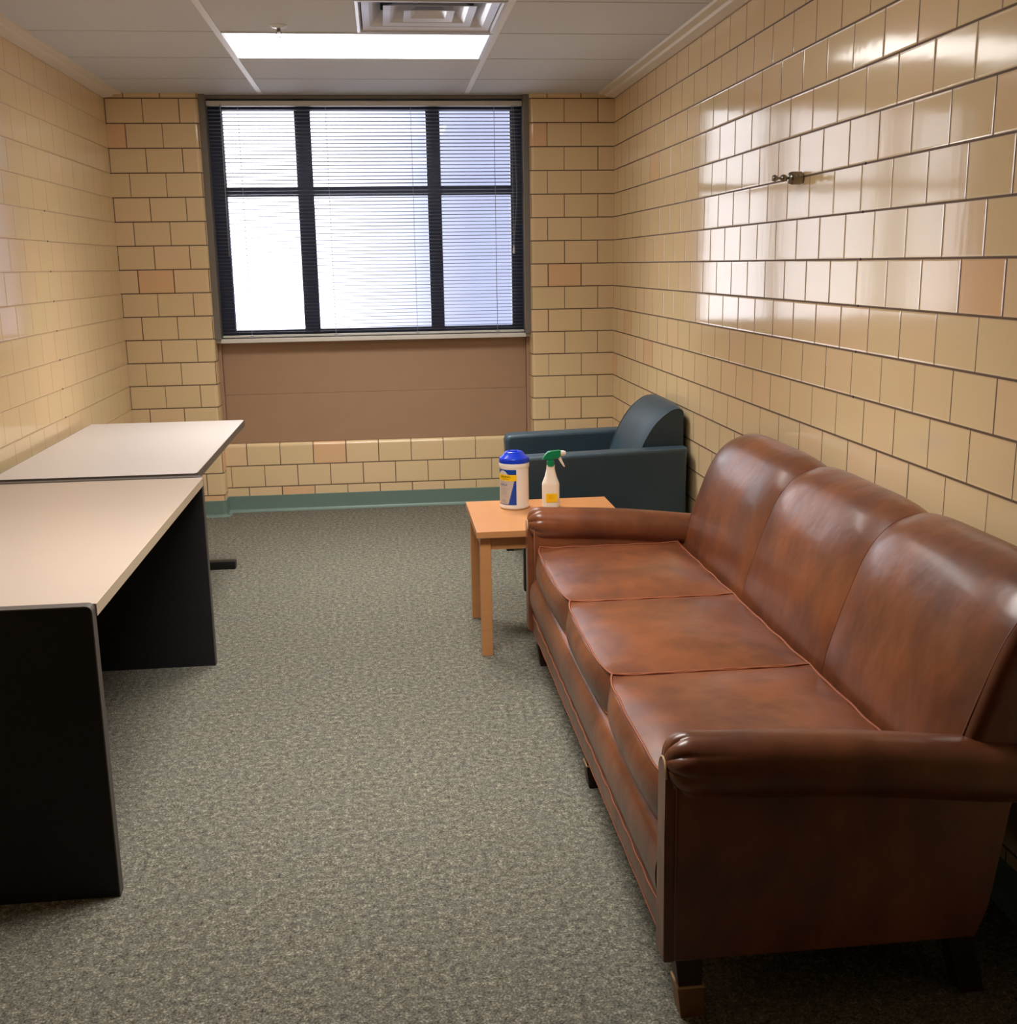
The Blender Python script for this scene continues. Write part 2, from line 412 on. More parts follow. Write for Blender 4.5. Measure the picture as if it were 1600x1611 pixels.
bm = NB(); mitre_sweep(bm, [(XR, D), (XR, YN)], bprof); struct('baseboard_right', bm, 'base', smooth=40)
bm = NB(); mitre_sweep(bm, [(XL, YN), (XL, D)], bprof); struct('baseboard_left', bm, 'base', smooth=40)

# ---------------------------------------------------------------- window
# frame with six lights
CX = [(-.892, -.476), (-.384, .296), (.378, .800)]; RZ = [(1.122, 1.905), (1.955, 2.390)]
bm = NB(); y0, y1 = D+.14, D+.20
xs = [PL, -.892, -.476, -.384, .296, .378, .800, PR]
for a, b in ((PL, -.892), (-.476, -.384), (.296, .378), (.800, PR)): box(bm, (a, y0, 1.05), (b, y1, ZC), .003, 1)
for a, b in CX:
    for zz in ((1.05, 1.122), (1.905, 1.955), (2.390, ZC)): box(bm, (a-.001, y0+.004, zz[0]), (b+.001, y1-.004, zz[1]))
win = struct('window_1', bm, 'frame')
for a, b in CX:
    for c, d in RZ:
        bm = NB(); box(bm, (a, D+.168, c), (b, D+.172, d)); obj('window_pane', bm, 'glass', win)
# jambs, head and sill of the recess
for nm, a, b in (('trim_3', PL-.001, PL+.036), ('trim_4', PR-.036, PR+.001)):
    bm = NB(); box(bm, (a, D+.028, 1.075), (b, y0, ZC), .004, 2); struct(nm, bm, 'jamb', smooth=40)
bm = NB(); box(bm, (PL, D+.06, 2.445), (PR, y0, ZC), .003, 2); struct('trim_5', bm, 'jamb', smooth=40)
bm = NB(); box(bm, (PL+.026, D+.062, 1.051), (PR-.026, y0+.01, 1.077), .004, 2)
box(bm, (PL, D+.066, 1.053), (PL+.024, y0, 1.083), .003, 2); box(bm, (PR-.024, D+.066, 1.053), (PR, y0, 1.083), .003, 2)
struct('window_sill', bm, 'sill', smooth=40)
# brown radiator cover panel below the window
rc = thing('radiator_cover', 'flat brown painted metal panel under the window with one horizontal seam', 'radiator cover', (0, YP, .43))
bm = NB(); box(bm, (PL+.022, D+.135, .7325), (PR-.022, YO-.01, 1.0505), .0018, 1)
obj('upper_panel', bm, 'panel', rc, 40)
bm = NB(); box(bm, (PL+.022, D+.135, .4305), (PR-.022, YO-.01, .7318), .0018, 1)
obj('lower_panel', bm, 'panel', rc, 40)
for a, b in ((PL, PL+.0205), (PR-.0205, PR)):
    bm = NB(); box(bm, (a, D+.115, .4305), (b, YO-.02, 1.0505), .003, 2); obj('side_trim', bm, 'panel', rc, 40)

# ---------------------------------------------------------------- blind
BL = thing('mini_blind', 'lowered mini blind with open horizontal slats hanging in the window', 'blind', (-.047, D+.085, 1.08))
YB = D+.085; bx0, bx1 = PL+.04, PR-.037
bm = NB(); box(bm, (PL+.037, YB-.018, 2.405), (PR-.037, YB+.018, 2.434), .003, 2); obj('head_rail', bm, 'rail', BL, 40)
bm = NB(); box(bm, (bx0, YB-.012, 1.083), (bx1, YB+.012, 1.096), .003, 2); obj('bottom_rail', bm, 'rail', BL, 40)
bm = NB(); z = 1.112; TI = math.radians(-9)
while z < 2.40:
    q = []
    for k in range(5):
        s = -1+2*k/4; yy = s*.0125; zz = .0016*(1-s*s)
        q.append((YB+yy*math.cos(TI)-zz*math.sin(TI), z+yy*math.sin(TI)+zz*math.cos(TI)))
    A = [bm.verts.new((bx0+.003, a, b)) for a, b in q]; B = [bm.verts.new((bx1-.003, a, b)) for a, b in q]
    for k in range(4): bm.faces.new((A[k], B[k], B[k+1], A[k+1]))
    z += .0205
obj('slat', bm, 'slat', BL, True)
for xx in (-.79, -.288, .207, .70):
    bm = NB()
    for dy in (-.013, .013): tube(bm, [(xx, YB+dy, 1.09), (xx, YB+dy, 2.41)], .0009, 5)
    box(bm, (xx-.012, YB-.014, 1.081), (xx+.012, YB-.011, 1.092)); obj('ladder_cord', bm, 'cord', BL)
bm = NB(); tube(bm, [(-.885, YB-.02, 2.415), (-.887, YB-.022, 2.2), (-.89, YB-.024, 1.56)], .003, 6); obj('tilt_wand', bm, 'cord', BL, True)
bm = NB(); tube(bm, [(.803, YB-.021, 2.41), (.805, YB-.022, 1.60)], .0013, 5); tube(bm, [(.812, YB-.021, 2.41), (.828, YB-.022, 1.9), (.806, YB-.022, 1.60)], .0013, 5)
pc = obj('pull_cord', bm, 'cord', BL)
bm = NB(); lathe(bm, [(.001, 1.605), (.004, 1.60), (.0075, 1.565), (.0072, 1.555), (.001, 1.553)], (.806, YB-.022, 0), 12); obj('tassel', bm, 'rail', pc, True)

# ---------------------------------------------------------------- ceiling lights, vent, sprinkler
def troffer(ya, yb, label):
    t = thing('ceiling_light', label, 'ceiling light', (-.06, (ya+yb)/2, ZC), 'recessed ceiling lights')
    xa, xb = -.634, .518
    bm = NB(); z0 = ZC-.004
    for lo, hi in (((xa, ya), (xb, ya+.014)), ((xa, yb-.014), (xb, yb)), ((xa, ya+.014), (xa+.014, yb-.014)), ((xb-.014, ya+.014), (xb, yb-.014))):
        box(bm, (lo[0], lo[1], z0), (hi[0], hi[1], ZC+.001))
    obj('frame', bm, 'white_metal', t)
    bm = NB(); box(bm, (xa+.014, ya+.014, z0+.001), (xb-.014, yb-.014, ZC+.001), 0); obj('diffuser', bm, 'lamp', t, label='bright white lit diffuser')
    ld = bpy.data.lights.new('fixture_light', 'AREA'); ld.shape = 'RECTANGLE'; ld.size = xb-xa-.03; ld.size_y = yb-ya-.03
    ld.energy = FIXTURE_W; ld.spread = math.radians(108); ld.color = (1, .968, .93)
    lo_ = bpy.data.objects.new('fixture_light', ld); C.objects.link(lo_); lo_.parent = t; lo_.location = (0, 0, -.008)
troffer(5.112, 5.702, 'lit rectangular ceiling light in front of the window')
troffer(2.68, 3.27, 'lit rectangular ceiling light over the middle of the brown sofa')
v = thing('ceiling_vent', 'square white louvred air vent in the ceiling beside the ceiling light', 'air vent', (.24, 4.8, ZC))
vx0, vx1, vy0, vy1 = -.062, .518, 4.51, 5.098
bm = NB()
def ring(bm, o0, z0, o1, z1, t=.002):
    A = [(vx0+o0, vy0+o0), (vx1-o0, vy0+o0), (vx1-o0, vy1-o0), (vx0+o0, vy1-o0)]
    B = [(vx0+o1, vy0+o1), (vx1-o1, vy0+o1), (vx1-o1, vy1-o1), (vx0+o1, vy1-o1)]
    va = [bm.verts.new((*p, z0)) for p in A]; vb = [bm.verts.new((*p, z1)) for p in B]
    vc = [bm.verts.new((*p, z0+t)) for p in A]; vd = [bm.verts.new((*p, z1+t)) for p in B]
    for k in range(4):
        j = (k+1) % 4
        bm.faces.new((va[k], va[j], vb[j], vb[k])); bm.faces.new((vc[k], vd[k], vd[j], vc[j]))
        bm.faces.new((va[k], vc[k], vc[j], va[j])); bm.faces.new((vb[k], vb[j], vd[j], vd[k]))
ring(bm, 0, ZC-.003, .012, ZC-.004); ring(bm, .012, ZC-.004, .02, ZC+.01)
obj('vent_frame', bm, 'vent', v)
for k, o in enumerate((.024, .108, .190)):
    bm = NB()
    for s in range(5):
        t0, t1 = s/5, (s+1)/5
        ring(bm, o+.075*t0**.6, ZC+.004+.062*t0**1.3, o+.075*t1**.6, ZC+.004+.062*t1**1.3)
    obj('louvre', bm, 'vent', v, 50)
bm = NB(); box(bm, (HX0+.001, HY0+.001, ZC+.12), (HX1-.001, HY1-.001, ZC+.125)); obj('back_plate', bm, 'ventdark', v)
s = thing('fire_sprinkler', 'small white ceiling sprinkler left of the air vent', 'sprinkler', (-.382, 4.975, ZC))
bm = NB(); lathe(bm, [(.036, 0), (.036, -.002), (.026, -.008), (.014, -.011), (.001, -.011)], (-.382, 4.975, ZC), 24); obj('escutcheon', bm, 'white_metal', s, 50)
bm = NB(); lathe(bm, [(.008, -.010), (.008, -.022), (.004, -.024), (.004, -.026), (.001, -.026)], (-.382, 4.975, ZC), 12)
tube(bm, [(-.382-.007, 4.975, ZC-.02), (-.382-.011, 4.975, ZC-.030), (-.382-.007, 4.975, ZC-.042), (-.382, 4.975, ZC-.046), (-.382+.007, 4.975, ZC-.042), (-.382+.011, 4.975, ZC-.03), (-.382+.007, 4.975, ZC-.02)], .0018, 6)
lathe(bm, [(.012, -.046), (.012, -.0475), (.001, -.0475)], (-.382, 4.975, ZC), 16); obj('head', bm, 'chrome', s, 40)

# ---------------------------------------------------------------- wall hook
HY, HZ = 3.72, 1.757
s = thing('coat_hook', 'small nickel ball-ended coat hook screwed to the right tiled wall', 'coat hook', (XR, HY, HZ))
bm = NB(); lathe(bm, [(.001, -.0005), (.016, -.0005), (.0212, -.006), (.0215, -.036), (.018, -.046), (.008, -.050), (.001, -.050)], (XR, HY, HZ), 24, 'x'); obj('body', bm, 'chrome', s, 50)
bm = NB(); lathe(bm, [(.004, -.048), (.0045, -.054), (.010, -.058), (.0125, -.066), (.010, -.073), (.0045, -.077), (.0042, -.086), (.009, -.089), (.0115, -.096), (.009, -.103), (.001, -.106)], (XR, HY, HZ), 20, 'x'); obj('hook_peg', bm, 'chrome', s, True)
bm = NB(); lathe(bm, [(.0045, 0), (.0045, .004), (.001, .0045)], (XR-.024, HY-.017, HZ+.006), 12, 'y')
for vv in bm.verts: vv.co.y = 2*(HY-.017)-vv.co.y
obj('screw', bm, 'chrome', s, True)

# ---------------------------------------------------------------- desks
def desk_a():
    t = thing('desk', 'near beige topped desk with black end panels along the left wall', 'desk', (-1.07, 3.35, 0))
    x0, x1, y0, y1, zt = -1.45, -.690, 2.533, 4.178, .737
    bm = NB(); box(bm, (x0, y0+.03, zt-.028), (x1, y1-.03, zt), 0); obj('tabletop', bm, 'lam_warm', t)
    bm = NB(); box(bm, (x1, y0+.03, zt-.030), (x1+.0022, y1-.03, zt-.0005)); obj('edge_band', bm, 'edge_beige', t)
    for a in (y0, y1-.03):
        r = .012; P = [(x0, 0), (x1-.004, 0), (x1-.004, zt-r)] + [(x1-.004-r+r*math.sin(k*math.pi/8), zt-r+r*math.cos(k*math.pi/8)) for k in (3, 2, 1, 0)] + [(x0, zt)]
        bm = NB(); prism(bm, P, 'y', a, a+.03); pn = obj('end_panel', bm, 'black', t)
        bm = NB(); pts = [(x1-.004, .002), (x1-.004, zt-r)] + [(x1-.004-r+r*math.sin(k*math.pi/8), zt-r+r*math.cos(k*math.pi/8)) for k in (3, 2, 1, 0)] + [(x0, zt)]
        out = [(p[0]+.003, p[1]) for p in pts[:2]] + [(x1-.004-r+(r+.003)*math.sin(k*math.pi/8), zt-r+(r+.003)*math.cos(k*math.pi/8)) for k in (3, 2, 1, 0)] + [(x0, zt+.003)]
        prism(bm, pts+out[::-1], 'y', a-.001, a+.031); obj('edge_band', bm, 'edge_grey', pn)
    bm = NB(); box(bm, (x0+.02, y0+.03, .28), (x0+.04, y1-.03, zt-.028)); obj('modesty_panel', bm, 'black', t)
def desk_b():
    t = thing('desk', 'far pale grey topped desk on black metal feet in the left corner by the window', 'desk', (-1.1, 5, 0))
    x0, x1, y0, y1, zt = -1.474, -.722, 4.226, 5.72, .740
    P = [(x0, y0), (x1-.012, y0), (x1, y0+.012), (x1, y1-.012), (x1-.012, y1), (x0, y1)]
    bm = NB(); prism(bm, P, 'z', zt-.028, zt); obj('tabletop', bm, 'lam_cool', t)
    Q = [(x0-.003, y0-.003), (x1-.011, y0-.003), (x1+.003, y0+.011), (x1+.003, y1-.011), (x1-.011, y1+.003), (x0-.003, y1+.003)]
    bm = NB()
    for k in range(6):
        j = (k+1) % 6; prism(bm, [P[k], P[j], Q[j], Q[k]], 'z', zt-.029, zt-.0005)
    obj('edge_band', bm, 'edge_dark', t)
    for yy in (y0+.10, y1-.155):
        bm = NB(); box(bm, (-1.40, yy, .0), (-.793, yy+.055, .042), .008, 2)
        box(bm, (-1.17, yy+.008, .03), (-1.09, yy+.047, zt-.05), .004, 2)
        box(bm, (-1.38, yy+.004, zt-.055), (-.80, yy+.05, zt-.028), .003, 1); obj('leg', bm, 'blackmetal', t, 40)
    bm = NB(); box(bm, (-1.14, y0+.12, .35), (-1.12, y1-.13, zt-.028)); obj('modesty_panel', bm, 'blackmetal', t)
desk_a(); desk_b()

# ---------------------------------------------------------------- side table
t = thing('side_table', 'small square light wood side table between the sofa and the dark armchair', 'side table', (.62, 4.36, 0))
tx0, tx1, ty0, ty1, tz = .320, .923, 4.074, 4.636, .503
bm = NB(); box(bm, (tx0, ty0, tz-.026), (tx1, ty1, tz), .002, 2); obj('tabletop', bm, 'wood', t, 40)
bm = NB(); g0, g1, k0, k1 = tx0+.014, tx1-.014, ty0+.018, ty1-.02
for lo, hi in (((g0+.04, k0+.006), (g1-.04, k0+.024)), ((g0+.04, k1-.024), (g1-.04, k1-.006)), ((g0+.006, k0+.04), (g0+.024, k1-.04)), ((g1-.024, k0+.04), (g1-.006, k1-.04))):
    box(bm, (lo[0], lo[1], tz-.076), (hi[0], hi[1], tz-.032))
obj('apron', bm, 'wood', t)
for lx in (g0, g1-.042):
    for ly in (k0, k1-.042):
        bm = NB(); box(bm, (lx, ly, 0), (lx+.042, ly+.042, tz-.0262), .002, 2); obj('leg', bm, 'wood', t, 40)

# ---------------------------------------------------------------- wipes canister
cx, cy, cz = .514, 4.492, tz
t = thing('wipes_canister', 'white plastic wipes tub with blue lid on the side table', 'canister', (cx, cy, cz))
R = .0625
bm = NB(); lathe(bm, [(.001, 0), (R-.006, 0), (R-.001, .004), (R, .012), (R-.003, .02), (R-.003, .168), (R-.001, .172), (R, .178), (R, .19), (R-.004, .194), (.001, .194)], (cx, cy, cz), 48); obj('body', bm, 'white_plastic', t, 50)
bm = NB(); lathe(bm, [(.001, .190), (R-.002, .190), (R, .193), (R, .207), (R-.004, .213), (R-.016, .221), (R-.025, .233), (R-.030, .237), (R-.036, .237), (R-.040, .233), (.001, .233)], (cx, cy, cz), 48)
lid = obj('lid', bm, 'blue_plastic', t, 45)
bm = NB(); box(bm, (cx-.014, cy-.012, cz+.232), (cx+.014, cy+.014, cz+.240), .003, 2); obj('flap', bm, 'blue_plastic', lid, 40)
# label: angle 0 faces the camera side; a < 0 is to the left
vd = Vector((-cx, -cy)); base_a = math.atan2(vd.y, vd.x)
def patch(fn, nm, mat, parent, rr, n=24):
    """fn(a01)-> (z0,z1); angles in degrees list a0..a1"""
    a0, a1, zf = fn; bm = NB(); V = []
    for i in range(n+1):
        a = a0+(a1-a0)*i/n; z0, z1 = zf(a); an = base_a+math.radians(a)
        V.append([bm.verts.new((cx+rr*math.cos(an), cy+rr*math.sin(an), cz+zz)) for zz in (z0, z1)] + [bm.verts.new((cx+(rr-.0004)*math.cos(an), cy+(rr-.0004)*math.sin(an), cz+zz)) for zz in (z0, z1)])
    for A, B in zip(V, V[1:]):
        bm.faces.new((A[0], B[0], B[1], A[1])); bm.faces.new((A[2], A[3], B[3], B[2])); bm.faces.new((A[1], B[1], B[3], A[3])); bm.faces.new((A[0], A[2], B[2], B[0]))
    return obj(nm, bm, mat, parent, 40)
RL = R-.0022; AR = 8        # right border of the label just right of centre
lb = patch((-112, AR, lambda a: (.021, .1675)), 'label', 'lab_blue', t, RL)
patch((-104, 2, lambda a: (.024, .150 if -80 < a < -20 else .120) if a < -24 else (.024+(a+24)/26*.105, .138)), 'label_field', 'lab_grey', lb, RL+.0004, 40)
patch((-70, -27, lambda a: (.12, .142+.021*math.sqrt(max(0, 1-((a+50)/23)**2)))), 'label_arch', 'lab_white', lb, RL+.0006)
patch((-100, AR+1, lambda a: (.122, .147)), 'label_band', 'lab_yellow', lb, RL+.0009)
def marks(a0, a1, z0, z1, n, mat, nm):
    bm = NB(); w_ = (a1-a0)/n
    for i in range(n):
        aa = a0+i*w_; hgt = z1-z0; k = i % 3
        an0, an1 = base_a+math.radians(aa), base_a+math.radians(aa+w_*.72)
        rr = RL+.0013
        def bar(p0, p1, q0, q1):
            vs_ = [bm.verts.new((cx+rr*math.cos(p), cy+rr*math.sin(p), cz+q)) for p, q in ((p0, q0), (p1, q0), (p1, q1), (p0, q1))]; bm.faces.new(vs_)
        m_ = an0+(an1-an0)*.35
        bar(an0, m_, z0, z1)
        bar(m_, an1, z1-hgt*.3, z1) if k != 1 else bar(m_, an1, z0, z0+hgt*.3)
        if k == 2: bar(m_, an1, z0+hgt*.4, z0+hgt*.6)
    obj(nm, bm, mat, lb, 'keep')
marks(-62, -14, .134, .141, 11, 'ink', 'label_lettering')
marks(-50, -22, .1265, .1295, 9, 'ink', 'label_lettering')
marks(-66, -28, .100, .108, 6, 'ink_blue', 'label_lettering')
for k in range(4): marks(-60, -24+k*-2, .088-.008*k, .090-.008*k, 9, 'ink_grey', 'label_lettering')
marks(-58, -34, .032, .042, 6, 'ink_grey', 'label_lettering')

# ---------------------------------------------------------------- spray bottle
qx, qy, qz = .664, 4.475, tz
t = thing('spray_bottle', 'translucent spray bottle with green trigger head and yellow label on the side table', 'spray bottle', (qx, qy, qz))
bm = NB(); lathe(bm, [(.001, 0), (.033, 0), (.0355, .004), (.0355, .094), (.0345, .102), (.030, .113), (.0255, .125), (.0235, .132), (.0215, .140), (.0185, .152), (.0168, .162), (.0165, .178), (.001, .178)], (qx, qy, qz), 40, sx=1, sy=.8, sup=3.2); obj('body', bm, 'haze_plastic', t, 60)
bm = NB(); lathe(bm, [(.001, .172), (.0165, .172), (.0172, .178), (.0165, .192), (.011, .196), (.0105, .206), (.001, .206)], (qx, qy, qz), 24); obj('collar', bm, 'green_plastic', t, 50)
P = [(-.034, .200), (-.033, .206), (-.022, .222), (-.012, .232), (0, .2355), (.034, .237), (.042, .236), (.042, .212), (.034, .210), (.02, .203), (.0, .201)]
bm = NB(); prism(bm, [(qx+a, qz+b) for a, b in P], 'y', qy-.012, qy+.012, .004, 2); sh = obj('spray_head', bm, 'green_plastic', t, 40)
bm = NB(); lathe(bm, [(.001, .0), (.0115, .0), (.0115, .012), (.007, .022), (.001, .022)], (qx+.041, qy, qz+.2245), 20, 'x'); obj('nozzle', bm, 'white_plastic', sh, 40)
bm = NB(); prism(bm, [(qx+a, qz+b) for a, b in ((.030, .211), (.042, .211), (.048, .195), (.0595, .170), (.057, .166), (.052, .170), (.041, .190), (.030, .203))], 'y', qy-.007, qy+.007, .002, 1); obj('trigger', bm, 'white_plastic', t, 40)
yf = qy-.0355*.8
bm = NB(); box(bm, (qx-.024, yf-.0016, qz+.024), (qx+.022, yf+.002, qz+.061), .0007, 1); lb2 = obj('label', bm, 'lab_yellow', t)
bm = NB()
for r_, (a, b, zz) in enumerate(((-.015, .004, .0515), (-.014, .000, .0465), (-.014, .010, .0415), (-.012, .006, .0365))):
    xx = a
    while xx < b: box(bm, (qx+xx, yf-.002, qz+zz), (qx+xx+.0016, yf-.0015, qz+zz+.0028)); xx += .0026
obj('label_lettering', bm, 'ink_soft', lb2)

# ---------------------------------------------------------------- leather sofa
YS0, YS1 = 1.90, 4.03; YC = (YS0+YS1)/2; AW = .088
SF = thing('leather_sofa', 'three seat brown leather sofa with rolled arms against the right wall', 'sofa', (.87, YC, 0))
REAR = [(1.149, .14), (1.169, .205), (1.176, .25), (1.199, .425), (1.225, .52), (1.262, .62)]
# base: rail roll, lower band
yi0, yi1 = YS0+AW, YS1-AW
bm = NB(); P = spline([(.60, .350), (.545, .352), (.518, .338), (.505, .305), (.504, .265), (.512, .228), (.524, .212)], 4)
P = [(p.x, p.y) for p in P] + [(.60, .20)]
prism(bm, P, 'y', yi0+.002, yi1-.002, .006, 2); obj('front_rail', bm, 'leather', SF, 50)
bm = NB(); P = [(.60, .212), (.522, .212), (.516, .204), (.515, .150), (.520, .141), (.60, .140)]
prism(bm, P, 'y', yi0-.02, yi1+.02); lbnd = obj('lower_band', bm, 'leather', SF, 40)
bm = NB()
n = 60; tube(bm, [(.513+.0015*math.sin(i*1.7), yi0+.004+(yi1-yi0-.008)*i/n, .209+.0015*math.sin(i*.9)) for i in range(n+1)], .0028, 6)
obj('piping', bm, 'piping', lbnd, True)
bm = NB(); tube(bm, [(.517, yi0+.004+(yi1-yi0-.008)*i/n, .1415+.0012*math.sin(i*1.3)) for i in range(n+1)], .002, 6)
obj('piping', bm, 'piping', lbnd, True)
bm = NB(); P = [(.56, .14), (1.149, .14)] + REAR[1:5] + [(1.14, .50), (1.10, .34), (.56, .34)]
prism(bm, P, 'y', yi0-.01, yi1+.01); obj('frame', bm, 'leather', SF, 40)
# arms
def arm(side):
    ya, yb = (YS0, YS0+AW) if side < 0 else (YS1-AW, YS1)
    yc = YS0+.038 if side < 0 else YS1-.038
    hy, hz = .064, .066
    bm = NB()
    P = [(.520, .14)] + REAR[:5] + [(1.228, .53), (.52, .56)]
    prism(bm, P, 'y', ya, yb, .006, 2)
    # roll
    nseg = 108; rings = []
    st = []
    for i in range(13):                     # rounded, gathered nose
        a = i/12*math.pi/2; st.append((.502+.050*(1-math.cos(a)), max(.06, math.sin(a)**.8), 1-max(0, i-6)/6*.75))
    x = .56
    while x < 1.20: st.append((x, 1, max(0, .2-(x-.56)*2.5))); x += .04
    st.append((1.235, .97, 0))
    for x, sc_, pl_ in st:
        zt = .617-.058*(x-.52)/.67+.004*math.sin(x*9); zc = zt-hz; ring_ = []
        for k in range(nseg):
            a = 2*math.pi*k/nseg
            rr = sc_*(1-.20*pl_*(1-abs(math.sin(a*4.5+.3))**.5))
            yy = hy*math.cos(a)*rr*side; zz = hz*math.sin(a)*rr
            ring_.append(bm.verts.new((x, yc+yy, zc+zz)))
        rings.append(ring_)
    for A, B in zip(rings, rings[1:]):
        for k in range(nseg): bm.faces.new((A[k], A[(k+1) % nseg], B[(k+1) % nseg], B[k]))
    bm.faces.new(rings[0]); bm.faces.new(rings[-1])
    o = obj('arm', bm, 'leather', SF, 60)
    # facing panel with arched head
    pw = .030; pc_ = ya+AW/2+(-.008 if side < 0 else .008); zh = .563
    pw = .027; pts = [(pc_-pw-.006, .14), (pc_-pw, .40)] + [(pc_-pw*math.cos(a), zh-.034+.034*math.sin(a)) for a in [i*math.pi/8 for i in range(9)]] + [(pc_+pw, .40), (pc_+pw+.006, .14)]
    bm = NB(); prism(bm, pts, 'x', .500, .524, .004, 2); fp = obj('front_panel', bm, 'leather', SF, 40)
    bm = NB(); tube(bm, [(.502, p[0], p[1]) for p in pts[2:-2]], .0024, 6); obj('piping', bm, 'lining', fp, True, label='pale cream welt')
arm(-1); arm(1)
# seat cushions
def cushion(ya, yb, x0=.532, x1=1.062, z0=.352, z1=.464, seed=0):
    bm = NB(); bmesh.ops.create_cube(bm, size=2)
    bmesh.ops.subdivide_edges(bm, edges=bm.edges[:], cuts=15, use_grid_fill=True)
    cx_, cy_, cz_ = (x0+x1)/2, (ya+yb)/2, (z0+z1)/2; hx, hy, hz = (x1-x0)/2, (yb-ya)/2, (z1-z0)/2
    rnd = random.Random(seed); ph = [rnd.random()*6 for _ in range(4)]
    for v in bm.verts:
        a, b, c = v.co
        e1 = max(abs(a), abs(b)); fall = (1-abs(a)**3.5)*(1-abs(b)**3.5)
        z = c*hz + (c > .99)*.030*fall
        if c > .99: z += .004*math.sin(a*3+ph[0])*math.sin(b*4+ph[1])*fall
        bul = (1-c*c)
        # front and sides puff out between the seams, corners pulled in
        xx = a*hx + (math.copysign(.022*bul*(1-abs(b)**4), a) if abs(a) > .99 else 0)
        yy = b*hy + (math.copysign(.006*bul, b) if abs(b) > .99 else 0)
        ear = (abs(a)*abs(b))**8
        if a < 0: xx += -.006*(1-b*b)*(-a)**3 + .010*ear
        z += .004*ear*(1 if c > .9 else 0)
        v.co = (cx_+xx, cy_+yy, cz_+z)
    o = obj('seat_cushion', bm, 'leather', SF, 50)
    def edge(a, b, top):
        xx = a*hx + (-.006*(1-b*b)*(-a)**3 + .010*(abs(a)*abs(b))**8 if a < 0 else 0)
        return (cx_+xx, cy_+b*hy, cz_+(hz if top else -hz)+(.004*(abs(a)*abs(b))**8 if top else 0)+.0015)
    bm = NB()
    loop = []
    n = 24
    loop += [edge(-1, -1+2*i/n, 1) for i in range(n)]; loop += [edge(-1+2*i/n, 1, 1) for i in range(n)]
    loop += [edge(1, 1-2*i/n, 1) for i in range(n)]; loop += [edge(1-2*i/n, -1, 1) for i in range(n)]
    loop = [(p[0]+.0012*math.sin(i*.8), p[1], p[2]+.0012*math.sin(i*1.1)) for i, p in enumerate(loop)]
    tube(bm, loop, .0034, 6, True)
    obj('piping', bm, 'piping', o, True, label='lighter tan piping')
    bm = NB(); tube(bm, [edge(-1, -1+2*i/n, 0) for i in range(n+1)], .003, 6)
    obj('piping', bm, 'piping', o, True, label='lighter tan piping')
YJ = [1.992, 2.622, 3.262, 3.938]
cushion(YJ[2]+.002, YJ[3], seed=3); cushion(YJ[1]+.002, YJ[2]-.002, seed=2); cushion(YJ[0], YJ[1]-.002, seed=1)
# back in three padded sections
FRONT = spline([(1.075, .36), (1.090, .455), (1.112, .54), (1.152, .655), (1.196, .762), (1.242, .822), (1.293, .850), (1.338, .856), (1.374, .838), (1.388, .80)], 5)
BACK = spline([(1.375, .76), (1.335, .70), (1.262, .61), (1.22, .51), (1.19, .40)], 3)
LOOP = FRONT+BACK; NF = len(FRONT)
def back(ya, yb, e0=0, e1=0, seed=0):
    bm = NB(); nu = 26; rings = []
    for i in range(nu+1):
        u = i/nu; y = ya+(yb-ya)*u; p_ = 1-abs(2*u-1)**5
        sh_ = 0
        ring_ = []
        for k, q in enumerate(LOOP):
            a, b = LOOP[max(k-1, 0)], LOOP[min(k+1, len(LOOP)-1)]
            tn = (b-a); nn = Vector((-tn.y, tn.x)); nn.normalize()
            wv = 0
            if k < NF:
                s_ = k/(NF-1); wv = min(1, s_*2.6)*min(1, (1-s_)*4)
            d = (.022*p_+.006)*wv
            ring_.append(bm.verts.new((q.x+nn.x*d, y, q.y+nn.y*d)))
        rings.append(ring_)
    m_ = len(LOOP)
    for A, B in zip(rings, rings[1:]):
        for k in range(m_): bm.faces.new((A[k], A[(k+1) % m_], B[(k+1) % m_], B[k]))
    cen = Vector((1.22, .62))
    for rg, s_, ee in ((rings[0], -1, e0), (rings[-1], 1, e1)):
        last = rg
        if ee:
            for dy_, k_ in ((.012, .97), (.022, .86), (.027, .6)):
                nr = [bm.verts.new((cen.x+(v_.co.x-cen.x)*k_, rg[0].co.y+s_*dy_, cen.y+(v_.co.z-cen.y)*k_)) for v_ in rg]
                for q_ in range(m_): bm.faces.new((last[q_], last[(q_+1) % m_], nr[(q_+1) % m_], nr[q_]))
                last = nr
        bm.faces.new(last)
    return obj('back_cushion', bm, 'leather', SF, 50)
YB_ = [1.95, 2.600, 3.255, 3.95]
secs = [back(YB_[2]+.001, YB_[3], e1=1), back(YB_[1]+.001, YB_[2]-.001), back(YB_[0], YB_[1]-.001, e0=1)]
for sc_, yy in ((secs[2], YB_[0]-.001), (secs[0], YB_[3]+.001)):
    bm = NB(); tube(bm, [(p.x-.003, yy, p.y+.002) for p in FRONT[4:]], .0032, 6); obj('piping', bm, 'leather', sc_, True)
